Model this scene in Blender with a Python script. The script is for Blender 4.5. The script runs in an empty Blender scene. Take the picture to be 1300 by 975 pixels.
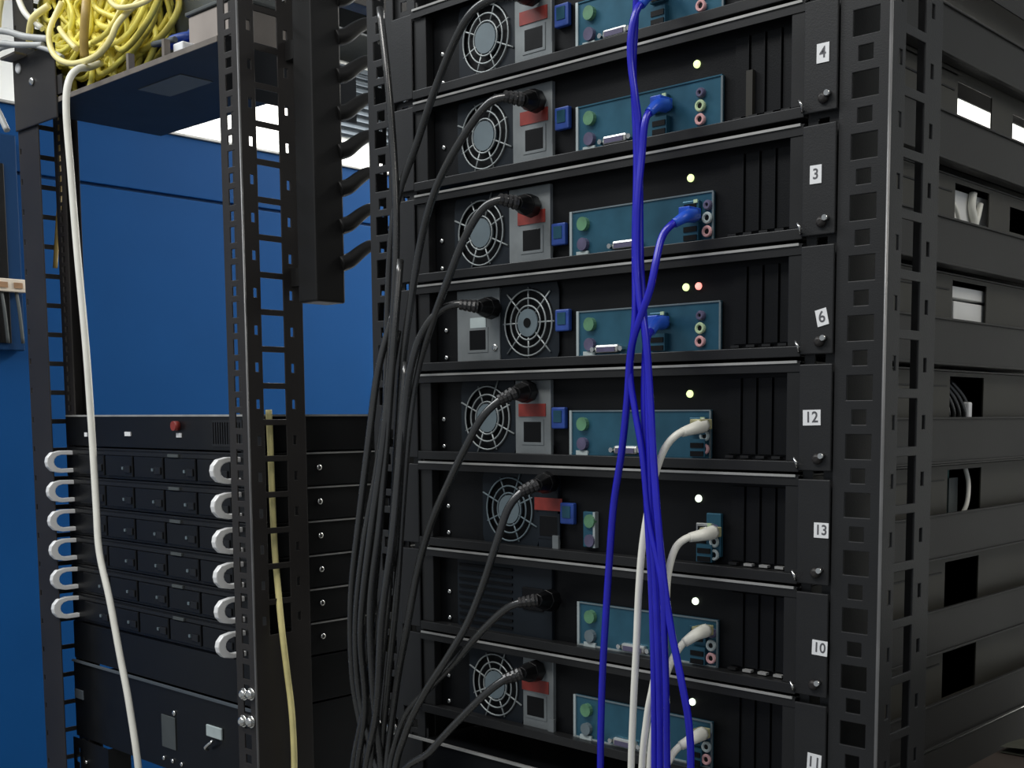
import bpy, bmesh, math, random
from mathutils import Vector, Matrix

random.seed(7)
scene = bpy.context.scene
COL = scene.collection
Z0 = 1.758                      # height of the reference lid edge above the floor
U = 0.04445                     # one rack unit

# ------------------------------------------------------------------ camera
cam_d = bpy.data.cameras.new('camera')
cam = bpy.data.objects.new('camera', cam_d)
COL.objects.link(cam)
cam_d.sensor_fit = 'HORIZONTAL'
cam_d.sensor_width = 36.0
cam_d.lens = 1513.7 / 1300.0 * 36.0
cam_d.shift_x = (650.0 - 735.3) / 1300.0
cam_d.shift_y = (670.9 - 487.5) / 1300.0
cam_d.clip_start = 0.02
right = Vector((0.748203, 0.663465, -0.002360))
up = Vector((-0.061421, 0.072807, 0.995453))
fwd = Vector((-0.660621, 0.744656, -0.095225))
m = Matrix((right, up, -fwd)).transposed().to_4x4()
m.translation = Vector((0.9162, -0.8159, 1.4501))
cam.matrix_world = m
scene.camera = cam

# ------------------------------------------------------------------ world, lights, exposure
world = bpy.data.worlds.new('world')
scene.world = world
world.use_nodes = True
wb = world.node_tree.nodes['Background']
wb.inputs['Color'].default_value = (0.86, 0.93, 1.0, 1)
wb.inputs['Strength'].default_value = 0.30

def area(name, loc, target, sx, sy, power, color=(1, 1, 1)):
    d = bpy.data.lights.new(name, 'AREA')
    d.shape = 'RECTANGLE'; d.size = sx; d.size_y = sy; d.energy = power; d.color = color
    o = bpy.data.objects.new(name, d)
    COL.objects.link(o)
    o.location = loc
    o.rotation_euler = (Vector(target) - Vector(loc)).to_track_quat('-Z', 'Y').to_euler()
    return o

# ceiling light panels of the aisle in front of the racks, and unseen lamps added to whiten the walls behind
area('ceiling_light_aisle', (0.2, -1.3, 2.95), (0.2, -1.0, 0), 1.2, 0.6, 26, (1.0, 0.97, 0.93))
area('ceiling_light_aisle_far', (-1.2, -0.9, 2.95), (-1.2, -0.7, 0), 1.2, 0.6, 24, (0.95, 0.98, 1.0))
area('ceiling_light_right', (2.1, 0.0, 2.95), (2.0, 0.1, 0), 0.6, 1.2, 20, (1.0, 0.95, 0.86))
area('added_light_back', (-2.5, 2.35, 2.95), (-2.7, 2.35, 0), 1.0, 1.2, 80, (1.0, 0.99, 0.95))
area('added_light_rear', (-0.6, 2.3, 2.95), (-0.6, 2.5, 0), 1.8, 0.6, 90, (1.0, 0.98, 0.93))

vs = scene.view_settings
vs.view_transform = 'Standard'
vs.look = 'None'
vs.exposure = 0.0
vs.gamma = 1.0
vs.use_curve_mapping = False

# ------------------------------------------------------------------ materials
MATS = {}
def mat(name, col, rough=0.5, metal=0.0, var=0.12, scale=60.0, bump=0.0, emit=None, estr=0.0, spec=0.5):
    if name in MATS: return MATS[name]
    mt = bpy.data.materials.new(name)
    mt.use_nodes = True
    nt = mt.node_tree; b = nt.nodes['Principled BSDF']
    tc = nt.nodes.new('ShaderNodeTexCoord')
    nz = nt.nodes.new('ShaderNodeTexNoise')
    nz.inputs['Scale'].default_value = scale; nz.inputs['Detail'].default_value = 4
    nt.links.new(tc.outputs['Object'], nz.inputs['Vector'])
    rp = nt.nodes.new('ShaderNodeValToRGB')
    rp.color_ramp.elements[0].position = 0.3; rp.color_ramp.elements[1].position = 0.7
    rp.color_ramp.elements[0].color = tuple(c*(1-var) for c in col) + (1,)
    rp.color_ramp.elements[1].color = tuple(min(1, c*(1+var)) for c in col) + (1,)
    nt.links.new(nz.outputs['Fac'], rp.inputs['Fac'])
    nt.links.new(rp.outputs['Color'], b.inputs['Base Color'])
    mr = nt.nodes.new('ShaderNodeMapRange')
    mr.inputs['To Min'].default_value = max(0.03, rough-0.06); mr.inputs['To Max'].default_value = min(1, rough+0.06)
    nt.links.new(nz.outputs['Fac'], mr.inputs['Value'])
    nt.links.new(mr.outputs['Result'], b.inputs['Roughness'])
    b.inputs['Metallic'].default_value = metal
    b.inputs['Specular IOR Level'].default_value = spec
    if bump:
        bp = nt.nodes.new('ShaderNodeBump'); bp.inputs['Strength'].default_value = bump; bp.inputs['Distance'].default_value = 0.0005
        n2 = nt.nodes.new('ShaderNodeTexNoise'); n2.inputs['Scale'].default_value = 900
        nt.links.new(tc.outputs['Object'], n2.inputs['Vector'])
        nt.links.new(n2.outputs['Fac'], bp.inputs['Height']); nt.links.new(bp.outputs['Normal'], b.inputs['Normal'])
    if emit:
        b.inputs['Emission Color'].default_value = emit + (1,); b.inputs['Emission Strength'].default_value = estr
    MATS[name] = mt
    return mt

M_POST = mat('black powder coat steel', (0.0165, 0.0170, 0.0180), 0.46, 0.0, 0.12, 12, 0.25, spec=0.35)
M_POST2 = mat('charcoal powder coat steel', (0.024, 0.0215, 0.0205), 0.44, 0.0, 0.12, 12, 0.25, spec=0.35)
M_RAIL = mat('dark rail steel', (0.0190, 0.0185, 0.0178), 0.5, 0.0, 0.12, 9, 0.2, spec=0.3)
M_CASE = mat('black case steel', (0.0042, 0.0047, 0.0056), 0.45, 0.0, 0.15, 20, 0.2, spec=0.2)
M_LID = mat('case lid steel', (0.0120, 0.0122, 0.0126), 0.40, 0.0, 0.12, 20, 0.1, spec=0.4)
M_EDGE = mat('steel edge with highlight', (0.40, 0.40, 0.385), 0.36, 0.3, 0.2, 30)  # pale colour holds the light caught along lid edges and ledges
M_SIDE = mat('chassis side steel', (0.036, 0.034, 0.028), 0.5, 0.0, 0.12, 12, spec=0.3)
M_PSU = mat('power supply steel', (0.22, 0.24, 0.245), 0.42, 0.3, 0.15, 40)
M_PSUD = mat('dark power supply steel', (0.008, 0.012, 0.017), 0.45, 0.0, 0.12, 40, spec=0.3)
M_WIRE = mat('grille wire', (0.34, 0.37, 0.37), 0.38, 0.4, 0.1, 40)
M_HUB = mat('fan hub sticker', (0.13, 0.17, 0.19), 0.5, 0.0, 0.1, 60)
M_FAN = mat('fan plastic', (0.005, 0.0055, 0.0065), 0.4, 0, 0.1, 30, spec=0.3)
M_RED = mat('red caution sticker', (0.24, 0.030, 0.022), 0.5, 0, 0.25, 80)
M_BLUEP = mat('blue port plastic', (0.022, 0.065, 0.30), 0.45, 0, 0.25, 80)
M_IO = mat('shield steel with blue reflection', (0.030, 0.110, 0.165), 0.33, 0.45, 0.25, 25)  # steel; the blue is a reflection put into the base colour
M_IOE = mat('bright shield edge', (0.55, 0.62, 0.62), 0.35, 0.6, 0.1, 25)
M_GREEN = mat('green port plastic', (0.10, 0.24, 0.13), 0.45, 0, 0.25, 80)
M_PURP = mat('violet port plastic', (0.10, 0.09, 0.16), 0.45, 0, 0.2, 80)
M_SILVER = mat('silver port metal', (0.58, 0.58, 0.55), 0.3, 0.8, 0.15, 60)
M_JLIME = mat('lime jack plastic', (0.52, 0.66, 0.40), 0.4, 0, 0.1, 60)
M_JPINK = mat('pink jack plastic', (0.75, 0.42, 0.42), 0.4, 0, 0.1, 60)
M_JGREY = mat('pale jack plastic', (0.45, 0.52, 0.52), 0.4, 0, 0.1, 60)
M_BLACK = mat('black plastic', (0.003, 0.003, 0.0035), 0.4, 0, 0.1, 60, spec=0.25)
M_CORD = mat('black cord rubber', (0.020, 0.0205, 0.0205), 0.27, 0, 0.1, 60, 0, spec=1.0)
M_PLUG = mat('black plug rubber', (0.016, 0.0145, 0.0145), 0.34, 0, 0.1, 60, 0, spec=0.8)
M_BLUEC = mat('royal blue cable jacket', (0.012, 0.011, 0.46), 0.30, 0, 0.08, 60, 0, spec=0.6)
M_BOOT = mat('blue plug boot', (0.020, 0.095, 0.60), 0.35, 0, 0.1, 60)
M_WHITEC = mat('off white cable jacket', (0.83, 0.82, 0.74), 0.4, 0, 0.05, 40)
M_CLEAR = mat('amber clear connector', (0.42, 0.40, 0.22), 0.2, 0, 0.2, 80)
M_YEL = mat('yellow cable jacket', (0.95, 0.79, 0.17), 0.4, 0, 0.18, 40)
M_YELP = mat('pale yellow cable jacket', (0.86, 0.76, 0.34), 0.4, 0, 0.12, 40)
M_AMB = mat('amber cable jacket', (0.40, 0.28, 0.08), 0.45, 0, 0.15, 40)
M_GREYC = mat('grey cable jacket', (0.42, 0.43, 0.42), 0.4, 0, 0.1, 40)
M_PAPER = mat('white paper sticker', (0.86, 0.87, 0.88), 0.6, 0, 0.03, 40)
M_INK = mat('printed ink', (0.10, 0.10, 0.11), 0.6, 0, 0.1, 40)
M_CHROME = mat('nickel screw', (0.72, 0.72, 0.70), 0.22, 1.0, 0.05, 60)
M_HANDLE = mat('satin aluminium handle', (0.90, 0.90, 0.89), 0.40, 0.15, 0.04, 40)
M_SRV = mat('black server bezel', (0.0050, 0.0056, 0.0068), 0.36, 0, 0.15, 30, spec=0.28)
M_SRV2 = mat('charcoal server lid', (0.0100, 0.0105, 0.0115), 0.36, 0.0, 0.12, 30, spec=0.35)
M_BLUEW = mat('blue painted panel', (0.0026, 0.056, 0.195), 0.55, 0, 0.08, 2.0, 0, spec=0.12)
M_BLUEW2 = mat('deep blue painted panel', (0.0040, 0.034, 0.105), 0.55, 0, 0.10, 2.0, 0, spec=0.15)
M_WHITEW = mat('white wall paint', (0.84, 0.84, 0.80), 0.8, 0, 0.03, 3)
M_FLOOR = mat('grey floor tile', (0.20, 0.20, 0.19), 0.5, 0, 0.15, 6)
M_SHELF = mat('dark blue black shelf', (0.010, 0.014, 0.021), 0.5, 0, 0.1, 15, spec=0.25)
M_SHELFE = mat('worn shelf edge', (0.17, 0.15, 0.13), 0.5, 0.2, 0.2, 30)
M_DEV = mat('warm grey device', (0.33, 0.29, 0.26), 0.5, 0.1, 0.1, 20)
M_DEV2 = mat('slate device', (0.075, 0.085, 0.085), 0.5, 0.1, 0.15, 30)
M_PCB = mat('green circuit board', (0.012, 0.11, 0.10), 0.4, 0, 0.2, 80)
M_CARD = mat('brown cardboard', (0.050, 0.040, 0.034), 0.85, 0, 0.2, 14, spec=0.1)
M_OLIVE = mat('olive packing paper', (0.050, 0.051, 0.040), 0.8, 0, 0.3, 14, spec=0.1)
M_TERM = mat('ivory terminal plastic', (0.66, 0.58, 0.48), 0.5, 0, 0.1, 50)
M_COPPER = mat('terminal screw brass', (0.40, 0.24, 0.14), 0.4, 0.6, 0.1, 50)
M_LOUV = mat('grey louvre slat', (0.085, 0.10, 0.115), 0.5, 0, 0.1, 20, spec=0.2)
M_DUCT = mat('black duct', (0.005, 0.006, 0.0065), 0.6, 0, 0.1, 20, spec=0.1)
M_MANAGER = mat('dark duct plastic', (0.0130, 0.0128, 0.0125), 0.5, 0, 0.1, 12, 0.2, spec=0.25)
M_GLINT = mat('painted corner highlight', (0.15, 0.15, 0.15), 0.32, 0.3, 0.2, 20)  # highlight of the post corners put into a lighter grey
M_CAGE = mat('pale drive cage metal', (0.78, 0.78, 0.76), 0.5, 0.0, 0.05, 30)
M_LEDG = mat('lit lime led', (0.8, 1.0, 0.45), 0.4, 0, 0.02, 40, 0, (0.80, 1.0, 0.42), 1.3)
M_LEDW = mat('lit white green led', (0.9, 1.0, 0.8), 0.4, 0, 0.02, 40, 0, (0.86, 1.0, 0.78), 1.5)
M_LEDR = mat('lit red led', (1.0, 0.4, 0.35), 0.4, 0, 0.02, 40, 0, (1.0, 0.30, 0.25), 1.5)

# ------------------------------------------------------------------ mesh builder
class MB:
    def __init__(s): s.v = []; s.f = []
    def add(s, vs_, fs_):
        n = len(s.v); s.v += [tuple(p) for p in vs_]; s.f += [tuple(i+n for i in f) for f in fs_]; return s
    def box(s, x0, x1, y0, y1, z0, z1):
        if x0 > x1: x0, x1 = x1, x0
        if y0 > y1: y0, y1 = y1, y0
        if z0 > z1: z0, z1 = z1, z0
        return s.add([(x0,y0,z0),(x1,y0,z0),(x1,y1,z0),(x0,y1,z0),(x0,y0,z1),(x1,y0,z1),(x1,y1,z1),(x0,y1,z1)],
                     [(0,3,2,1),(4,5,6,7),(0,1,5,4),(1,2,6,5),(2,3,7,6),(3,0,4,7)])
    def cyl(s, p0, p1, r0, r1=None, n=12):
        r1 = r0 if r1 is None else r1
        p0 = Vector(p0); p1 = Vector(p1); d = (p1-p0).normalized()
        a = d.orthogonal().normalized(); b = d.cross(a)
        vs_ = [p0 + r0*(math.cos(t)*a + math.sin(t)*b) for t in [2*math.pi*i/n for i in range(n)]]
        vs_ += [p1 + r1*(math.cos(t)*a + math.sin(t)*b) for t in [2*math.pi*i/n for i in range(n)]]
        fs_ = [(i, (i+1) % n, n+(i+1) % n, n+i) for i in range(n)]
        fs_ += [tuple(range(n-1, -1, -1)), tuple(range(n, 2*n))]
        return s.add(vs_, fs_)
    def dome(s, p0, d, r, h, n=12):          # rounded screw or bolt head
        p0 = Vector(p0); d = Vector(d).normalized(); a = d.orthogonal().normalized(); b = d.cross(a)
        rings = [(r, 0), (r, h*0.45), (r*0.8, h*0.8), (r*0.4, h)]
        vs_ = []
        for rr, hh in rings:
            vs_ += [p0 + d*hh + rr*(math.cos(2*math.pi*i/n)*a + math.sin(2*math.pi*i/n)*b) for i in range(n)]
        fs_ = []
        for k in range(len(rings)-1):
            fs_ += [(k*n+i, k*n+(i+1) % n, (k+1)*n+(i+1) % n, (k+1)*n+i) for i in range(n)]
        fs_.append(tuple(range((len(rings)-1)*n, len(rings)*n)))
        fs_.append(tuple(range(n-1, -1, -1)))
        return s.add(vs_, fs_)
    def ring(s, c, R, r, n=28, k=6, y_axis=True):   # torus in the XZ plane
        c = Vector(c); vs_ = []; fs_ = []
        for i in range(n):
            t = 2*math.pi*i/n; d = Vector((math.cos(t), 0, math.sin(t)))
            for j in range(k):
                q = 2*math.pi*j/k
                vs_.append(c + d*(R + r*math.cos(q)) + Vector((0, r*math.sin(q), 0)))
        for i in range(n):
            for j in range(k):
                fs_.append((i*k+j, i*k+(j+1) % k, ((i+1) % n)*k+(j+1) % k, ((i+1) % n)*k+j))
        return s.add(vs_, fs_)
    def disc_hole(s, x0, x1, z0, z1, y, cx, cz, r, t, n=32):   # square plate with a round hole, facing -Y
        vs_ = []; fs_ = []
        for yy in (y, y+t):
            for i in range(n):
                a = 2*math.pi*i/n; vs_.append((cx+r*math.cos(a), yy, cz+r*math.sin(a)))
            for i in range(n):
                a = 2*math.pi*i/n; c, q = math.cos(a), math.sin(a)
                kx = (x1-cx)/c if c > 1e-9 else ((x0-cx)/c if c < -1e-9 else 1e9)
                kz = (z1-cz)/q if q > 1e-9 else ((z0-cz)/q if q < -1e-9 else 1e9)
                kk = min(kx, kz); vs_.append((cx+kk*c, yy, cz+kk*q))
        for i in range(n):
            j = (i+1) % n
            fs_.append((i, j, n+j, n+i)); fs_.append((2*n+i, 3*n+i, 3*n+j, 2*n+j))
            fs_.append((i, 2*n+i, 2*n+j, j)); fs_.append((n+i, n+j, 3*n+j, 3*n+i))
        s.add(vs_, fs_)
        return s
    def tube(s, pts, r, n=8, sub=6, r_end=None):
        P = catmull(pts, sub)
        prev = None; rings = []
        for i, p in enumerate(P):
            d = (P[min(i+1, len(P)-1)] - P[max(i-1, 0)]).normalized()
            if prev is None: a = d.orthogonal().normalized()
            else:
                a = prev - d*prev.dot(d)
                a = a.normalized() if a.length > 1e-6 else d.orthogonal().normalized()
            prev = a; b = d.cross(a)
            rr = r if r_end is None else r + (r_end-r)*i/(len(P)-1)
            rings.append([p + rr*(math.cos(2*math.pi*j/n)*a + math.sin(2*math.pi*j/n)*b) for j in range(n)])
        vs_ = [q for g in rings for q in g]; fs_ = []
        for i in range(len(P)-1):
            for j in range(n):
                fs_.append((i*n+j, i*n+(j+1) % n, (i+1)*n+(j+1) % n, (i+1)*n+j))
        fs_.append(tuple(range(n-1, -1, -1))); fs_.append(tuple(range((len(P)-1)*n, len(P)*n)))
        return s.add(vs_, fs_)
    def plate(s, axis, pos, t, u0, u1, v0, v1, holes):
        """perforated sheet; axis 'y': u = X, v = Z, thickness along Y; axis 'x': u = Y, v = Z, thickness along X"""
        us = sorted({u0, u1} | {h[0] for h in holes} | {h[1] for h in holes})
        vv = sorted({v0, v1} | {h[2] for h in holes} | {h[3] for h in holes})
        us = [u for u in us if u0-1e-9 <= u <= u1+1e-9]; vv = [v for v in vv if v0-1e-9 <= v <= v1+1e-9]
        nu, nv = len(us), len(vv)
        rows = {}
        def solid(i, j):
            if not (0 <= i < nu-1 and 0 <= j < nv-1): return False
            cu = (us[i]+us[i+1])/2; cv = (vv[j]+vv[j+1])/2
            for h in holes_by(cv):
                if h[0] < cu < h[1] and h[2] < cv < h[3]: return False
            return True
        def holes_by(cv):
            k = round(cv, 5)
            if k not in rows: rows[k] = [h for h in holes if h[2] < cv < h[3]]
            return rows[k]
        def P(u, v, w): return (u, pos+w, v) if axis == 'y' else (pos+w, u, v)
        S = [[solid(i, j) for j in range(nv-1)] for i in range(nu-1)]
        vs_ = []; fs_ = []; idx = {}
        def vid(i, j, w):
            k = (i, j, w)
            if k not in idx: idx[k] = len(vs_); vs_.append(P(us[i], vv[j], t if w else 0))
            return idx[k]
        g = lambda i, j: (0 <= i < nu-1 and 0 <= j < nv-1 and S[i][j])
        for i in range(nu-1):
            for j in range(nv-1):
                if not S[i][j]: continue
                fs_.append((vid(i,j,0), vid(i+1,j,0), vid(i+1,j+1,0), vid(i,j+1,0)))
                fs_.append((vid(i,j,1), vid(i,j+1,1), vid(i+1,j+1,1), vid(i+1,j,1)))
                if not g(i-1, j): fs_.append((vid(i,j,0), vid(i,j+1,0), vid(i,j+1,1), vid(i,j,1)))
                if not g(i+1, j): fs_.append((vid(i+1,j,0), vid(i+1,j,1), vid(i+1,j+1,1), vid(i+1,j+1,0)))
                if not g(i, j-1): fs_.append((vid(i,j,0), vid(i,j,1), vid(i+1,j,1), vid(i+1,j,0)))
                if not g(i, j+1): fs_.append((vid(i,j+1,0), vid(i+1,j+1,0), vid(i+1,j+1,1), vid(i,j+1,1)))
        return s.add(vs_, fs_)

def catmull(pts, sub):
    p = [Vector(q) for q in pts]
    if len(p) < 3: return p
    out = []
    for i in range(len(p)-1):
        a = p[i-1] if i else p[0]*2-p[1]; b = p[i]; c = p[i+1]; d = p[i+2] if i+2 < len(p) else p[-1]*2-p[-2]
        for k in range(sub):
            t = k/sub
            out.append(0.5*((2*b) + (c-a)*t + (2*a-5*b+4*c-d)*t*t + (3*b-a-3*c+d)*t*t*t))
    out.append(p[-1])
    return out

def empty(name, loc, label, cat, group=None):
    o = bpy.data.objects.new(name, None); COL.objects.link(o)
    o.empty_display_size = 0.05; o.location = loc
    o['label'] = label; o['category'] = cat
    if group: o['group'] = group
    return o

def root_of(o):
    while o.parent: o = o.parent
    return o

def obj(name, mb, mt, parent=None, smooth=False, bevel=0.0, label=None, cat=None, group=None, kind=None):
    """one mesh object; mb is in world coordinates, stored relative to the thing's base"""
    off = Vector((0, 0, 0))
    if parent is not None: off = Vector(root_of(parent).location)
    me = bpy.data.meshes.new(name)
    me.from_pydata([(v[0]-off.x, v[1]-off.y, v[2]-off.z) for v in mb.v], [], mb.f)
    bm = bmesh.new(); bm.from_mesh(me); bmesh.ops.recalc_face_normals(bm, faces=bm.faces); bm.to_mesh(me); bm.free()
    me.materials.append(mt)
    if smooth:
        for p in me.polygons: p.use_smooth = len(p.vertices) <= 4
    o = bpy.data.objects.new(name, me); COL.objects.link(o)
    if parent is not None: o.parent = parent
    if bevel:
        b = o.modifiers.new('bevel', 'BEVEL'); b.width = bevel; b.segments = 2; b.limit_method = 'ANGLE'
    if label: o['label'] = label
    if cat: o['category'] = cat
    if group: o['group'] = group
    if kind: o['kind'] = kind
    return o

def inst(src, parent, dloc, name=None):
    """a piece that shares mesh data with src, moved by dloc"""
    o = src.copy(); COL.objects.link(o); o.parent = parent; o.location = Vector(src.location) + Vector(dloc)
    return o

# ------------------------------------------------------------------ the setting
obj('floor', MB().box(-3.6, 3.0, -2.5, 3.4, -0.05, 0.0), M_FLOOR, kind='structure', label='grey floor under the server racks')
obj('wall_left', MB().box(-3.5, -3.4, -2.5, 3.4, 0.0, 3.2), M_WHITEW, kind='structure', label='bright white wall behind the blue partition')
obj('wall_back', MB().box(-3.4, 3.0, 3.3, 3.4, 0.0, 3.2), M_WHITEW, kind='structure', label='bright white wall behind the racks')

# ------------------------------------------------------------------ blue partition and what stands behind it
PX = -1.80
ZB = Z0 + 0.379
pt = empty('partition_wall', (PX, 0.9, 0), 'tall blue painted partition standing behind the left rack', 'partition')
obj('lower_panel', MB().box(PX-0.03, PX, -0.7, 2.4, 0.0, Z0+0.222), M_BLUEW, pt, bevel=0.002)
obj('upper_panel', MB().box(PX-0.03, PX-0.004, -0.7, 2.4, Z0+0.230, ZB-0.006), M_BLUEW, pt, bevel=0.002)
obj('top_rail', MB().box(PX-0.034, PX+0.003, -0.7, 2.4, ZB-0.006, ZB), M_EDGE, pt, bevel=0.001)
obj('seam', MB().box(PX-0.03, PX-0.012, -0.7, 2.4, Z0+0.222, Z0+0.230), M_BLUEW2, pt)

db = empty('control_cabinet', (PX, 0.25, Z0-0.16), 'dark blue control cabinet fixed to the partition at the left picture edge', 'cabinet')
obj('body', MB().box(PX+0.002, PX+0.03, -0.10, 0.366, Z0-0.165, Z0+0.30), M_BLUEW2, db, bevel=0.003)
obj('door', MB().box(PX+0.031, PX+0.036, -0.06, 0.335, Z0-0.150, Z0+0.235), M_BLACK, db, bevel=0.002)
tb = empty('terminal_block', (PX+0.036, 0.33, Z0-0.04), 'ivory terminal block with brass screws and hanging wires at far left', 'terminal block')
obj('body', MB().box(PX+0.037, PX+0.055, 0.22, 0.364, Z0-0.040, Z0-0.012), M_TERM, tb, bevel=0.002)
for y in (0.24, 0.272, 0.304, 0.336):
    obj('terminal_screw', MB().box(PX+0.055, PX+0.058, y, y+0.018, Z0-0.032, Z0-0.020), M_COPPER, tb)
    obj('wire', MB().tube([(PX+0.045, y+0.009, Z0-0.040), (PX+0.050, y+0.012, Z0-0.085), (PX+0.046, y+0.018, Z0-0.150)], 0.004, 6, 5),
        (M_RED if y < 0.3 else M_DEV2), tb, smooth=True)

lv = empty('louvre_vent', (-3.4, 2.60, Z0+0.90), 'grey slatted louvre on the white wall, seen between the racks', 'louvre')
obj('frame', MB().box(-3.398, -3.37, 2.42, 2.44, Z0+0.90, Z0+1.18).box(-3.398, -3.37, 2.86, 2.88, Z0+0.90, Z0+1.18)
    .box(-3.398, -3.37, 2.42, 2.88, Z0+1.18, Z0+1.20).box(-3.398, -3.385, 2.44, 2.86, Z0+0.90, Z0+1.18), M_LOUV, lv)
sl = None
for k in range(9):
    z = Z0 + 0.905 + k*0.031
    b = MB().add([(-3.384, 2.44, z+0.020), (-3.384, 2.86, z+0.020), (-3.355, 2.86, z), (-3.355, 2.44, z),
                  (-3.384, 2.44, z+0.024), (-3.384, 2.86, z+0.024), (-3.355, 2.86, z+0.004), (-3.355, 2.44, z+0.004)],
                 [(0,1,2,3), (4,7,6,5), (0,4,5,1), (1,5,6,2), (2,6,7,3), (3,7,4,0)])
    if sl is None: sl = obj('slat', b, M_LOUV, lv)
    else: inst(sl, lv, (0, 0, k*0.031))
dc = empty('air_duct', (-3.15, 2.55, Z0+1.21), 'black rectangular air duct high on the white wall between the racks', 'duct')
obj('body', MB().box(-3.39, -3.05, 2.20, 3.2, Z0+1.22, Z0+1.38), M_DUCT, dc, bevel=0.004)
obj('flange', MB().box(-3.39, -3.04, 2.19, 2.20, Z0+1.21, Z0+1.39), M_DUCT, dc)

# ------------------------------------------------------------------ rack frames
def post_mesh(x_out, sgn, yf, ydir, zs, zf, top, side_from=0.0, fw=0.042, hw=0.0108, big=True):
    mb = MB()
    holes = []; xi = x_out - sgn*fw
    xc = x_out - sgn*0.0205
    k = 0
    z = zf % U
    while z < top-0.05:
        if z > 0.05:
            if big:
                holes.append((xc-hw, xc+hw, z-0.0093, z+0.0093))
                holes.append((xc-0.006, xc+0.006, z+U/2-0.0055, z+U/2+0.0055))
            else:
                holes.append((x_out-sgn*0.006-0.002, x_out-sgn*0.006+0.002, z-0.004, z+0.004))
        z += U
    mb.plate('y', yf if ydir > 0 else yf-0.002, 0.002, min(x_out, xi), max(x_out, xi), 0.03, top, holes)
    holes = []
    z = zs % U
    def yr(a, b): return (yf+a, yf+b) if ydir > 0 else (yf-b, yf-a)
    while z < top-0.05:
        if z > 0.05 + side_from:
            holes.append(yr(0.0227, 0.0548) + (z-0.0186, z+0.0186))
            holes.append(yr(0.0125, 0.0175) + (z-0.0055, z+0.0055))
            holes.append(yr(0.0640, 0.0690) + (z-0.0055, z+0.0055))
        z += U
    a, b = yr(0.0021, 0.083)
    mb.plate('x', x_out-0.002 if sgn > 0 else x_out, 0.002, a, b, 0.03, top, holes)
    a, b = yr(0.081, 0.083)
    mb.box(x_out - sgn*0.0022, x_out - sgn*0.020, a, b, 0.03, top)
    return mb

TOP = 2.20
def make_rack(x0, x1, label, zs, zf, m_post, side_from, fw0=0.042, big0=True, hw1=0.0108):
    r = empty('server_rack', ((x0+x1)/2, 0.4, 0), label, 'rack', 'open frame server racks')
    obj('post', post_mesh(x1, 1, 0.0, 1, zs, zf, TOP, side_from, hw=hw1), m_post, r, bevel=0.0006)
    obj('post', post_mesh(x0, -1, 0.0, 1, zs, zf, TOP, 0, fw0, big=big0), m_post, r, bevel=0.0006)
    obj('post', post_mesh(x1, 1, 0.84, -1, zs, zf, TOP, 0), m_post, r)
    obj('post', post_mesh(x0, -1, 0.84, -1, zs, zf, TOP, 0), m_post, r)
    for z in (0.0, TOP):
        for y in (0.004, 0.796):
            obj('cross_bar', MB().box(x0, x1, y, y+0.04, z, z+0.04), m_post, r, bevel=0.001)
        for x in (x0, x1-0.04):
            obj('depth_bar', MB().box(x, x+0.04, 0.044, 0.796, z, z+0.04), m_post, r, bevel=0.001)
    return r

XL0, XL1 = -0.102, 0.495            # outer faces of the main rack
main = make_rack(XL0, XL1, 'black open frame rack holding the numbered servers', Z0-0.048, Z0-0.1995, M_POST, 0)
LX0, LX1 = -0.930, -0.341           # outer faces of the left rack
left = make_rack(LX0, LX1, 'dark open frame rack on the left with six slim servers', Z0+0.150, Z0+0.1300, M_POST2, Z0-0.62, 0.066, False, 0.0075)

# pale strips standing for the highlight along the front corners, and the dark inner web of the channel
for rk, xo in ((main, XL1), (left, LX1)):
    obj('corner_highlight', MB().cyl((xo-0.0009, 0.0009, 0.03), (xo-0.0009, 0.0009, TOP), 0.0014, n=10), M_GLINT, rk, smooth=True)
obj('channel_web', MB().box(0.4545, 0.4560, 0.0045, 0.0800, 0.03, TOP), M_CASE, main)

# inner mounting strips, set back behind the posts
def strip(rack, xa, xb, y, mt, phase):
    h = []
    z = phase % (U/3)
    while z < TOP-0.06:
        if z > 0.08: h.append(((xa+xb)/2-0.0048, (xa+xb)/2+0.0048, z-0.0048, z+0.0048))
        z += U/3
    obj('mounting_strip', MB().plate('y', y, 0.002, xa, xb, 0.04, TOP, h), mt, rack)
strip(main, -0.0637, -0.031, 0.004, M_POST, Z0)
strip(main, 0.4245, 0.4520, 0.0042, M_POST, Z0)
strip(left, -0.888, -0.858, 0.034, M_POST2, Z0)
strip(left, -0.412, -0.384, 0.034, M_POST2, Z0)

TOPS = {'T': 0.0949, 'A': 0.0045, 'B': -0.0889+0.002, 'C': -0.1778+0.001, 'D': -0.2667, 'E': -0.3556, 'F': -0.4445, 'G': -0.5334}
rl = rr = None
for k, key in enumerate('TABCDEFG'):
    z1 = Z0 + TOPS[key] - 0.0445; z0 = z1 - 0.0425
    b = MB().box(0.4365, 0.4380, 0.03, 0.81, z0, z1).box(0.4250, 0.4365, 0.03, 0.81, z0, z0+0.0015).box(0.4380, 0.4400, 0.03, 0.81, z0, z0+0.002).box(0.4380, 0.4400, 0.03, 0.81, z1-0.002, z1)
    obj('side_rail', b, M_RAIL, main, bevel=0.0005)
    if key == 'T':
        obj('side_rail', MB().box(0.4365, 0.4380, 0.03, 0.81, z1+0.0270, z1+0.135), M_RAIL, main)
    b = MB().box(-0.0450, -0.0435, 0.03, 0.81, z0, z1).box(-0.0435, -0.0310, 0.03, 0.81, z0, z0+0.0015)
    obj('side_rail', b, M_RAIL, main)
obj('side_rail', MB().box(0.4365, 0.4380, 0.03, 0.81, Z0-0.70, Z0-0.6235).box(0.4250, 0.4365, 0.03, 0.81, Z0-0.70, Z0-0.6985), M_RAIL, main)
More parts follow.
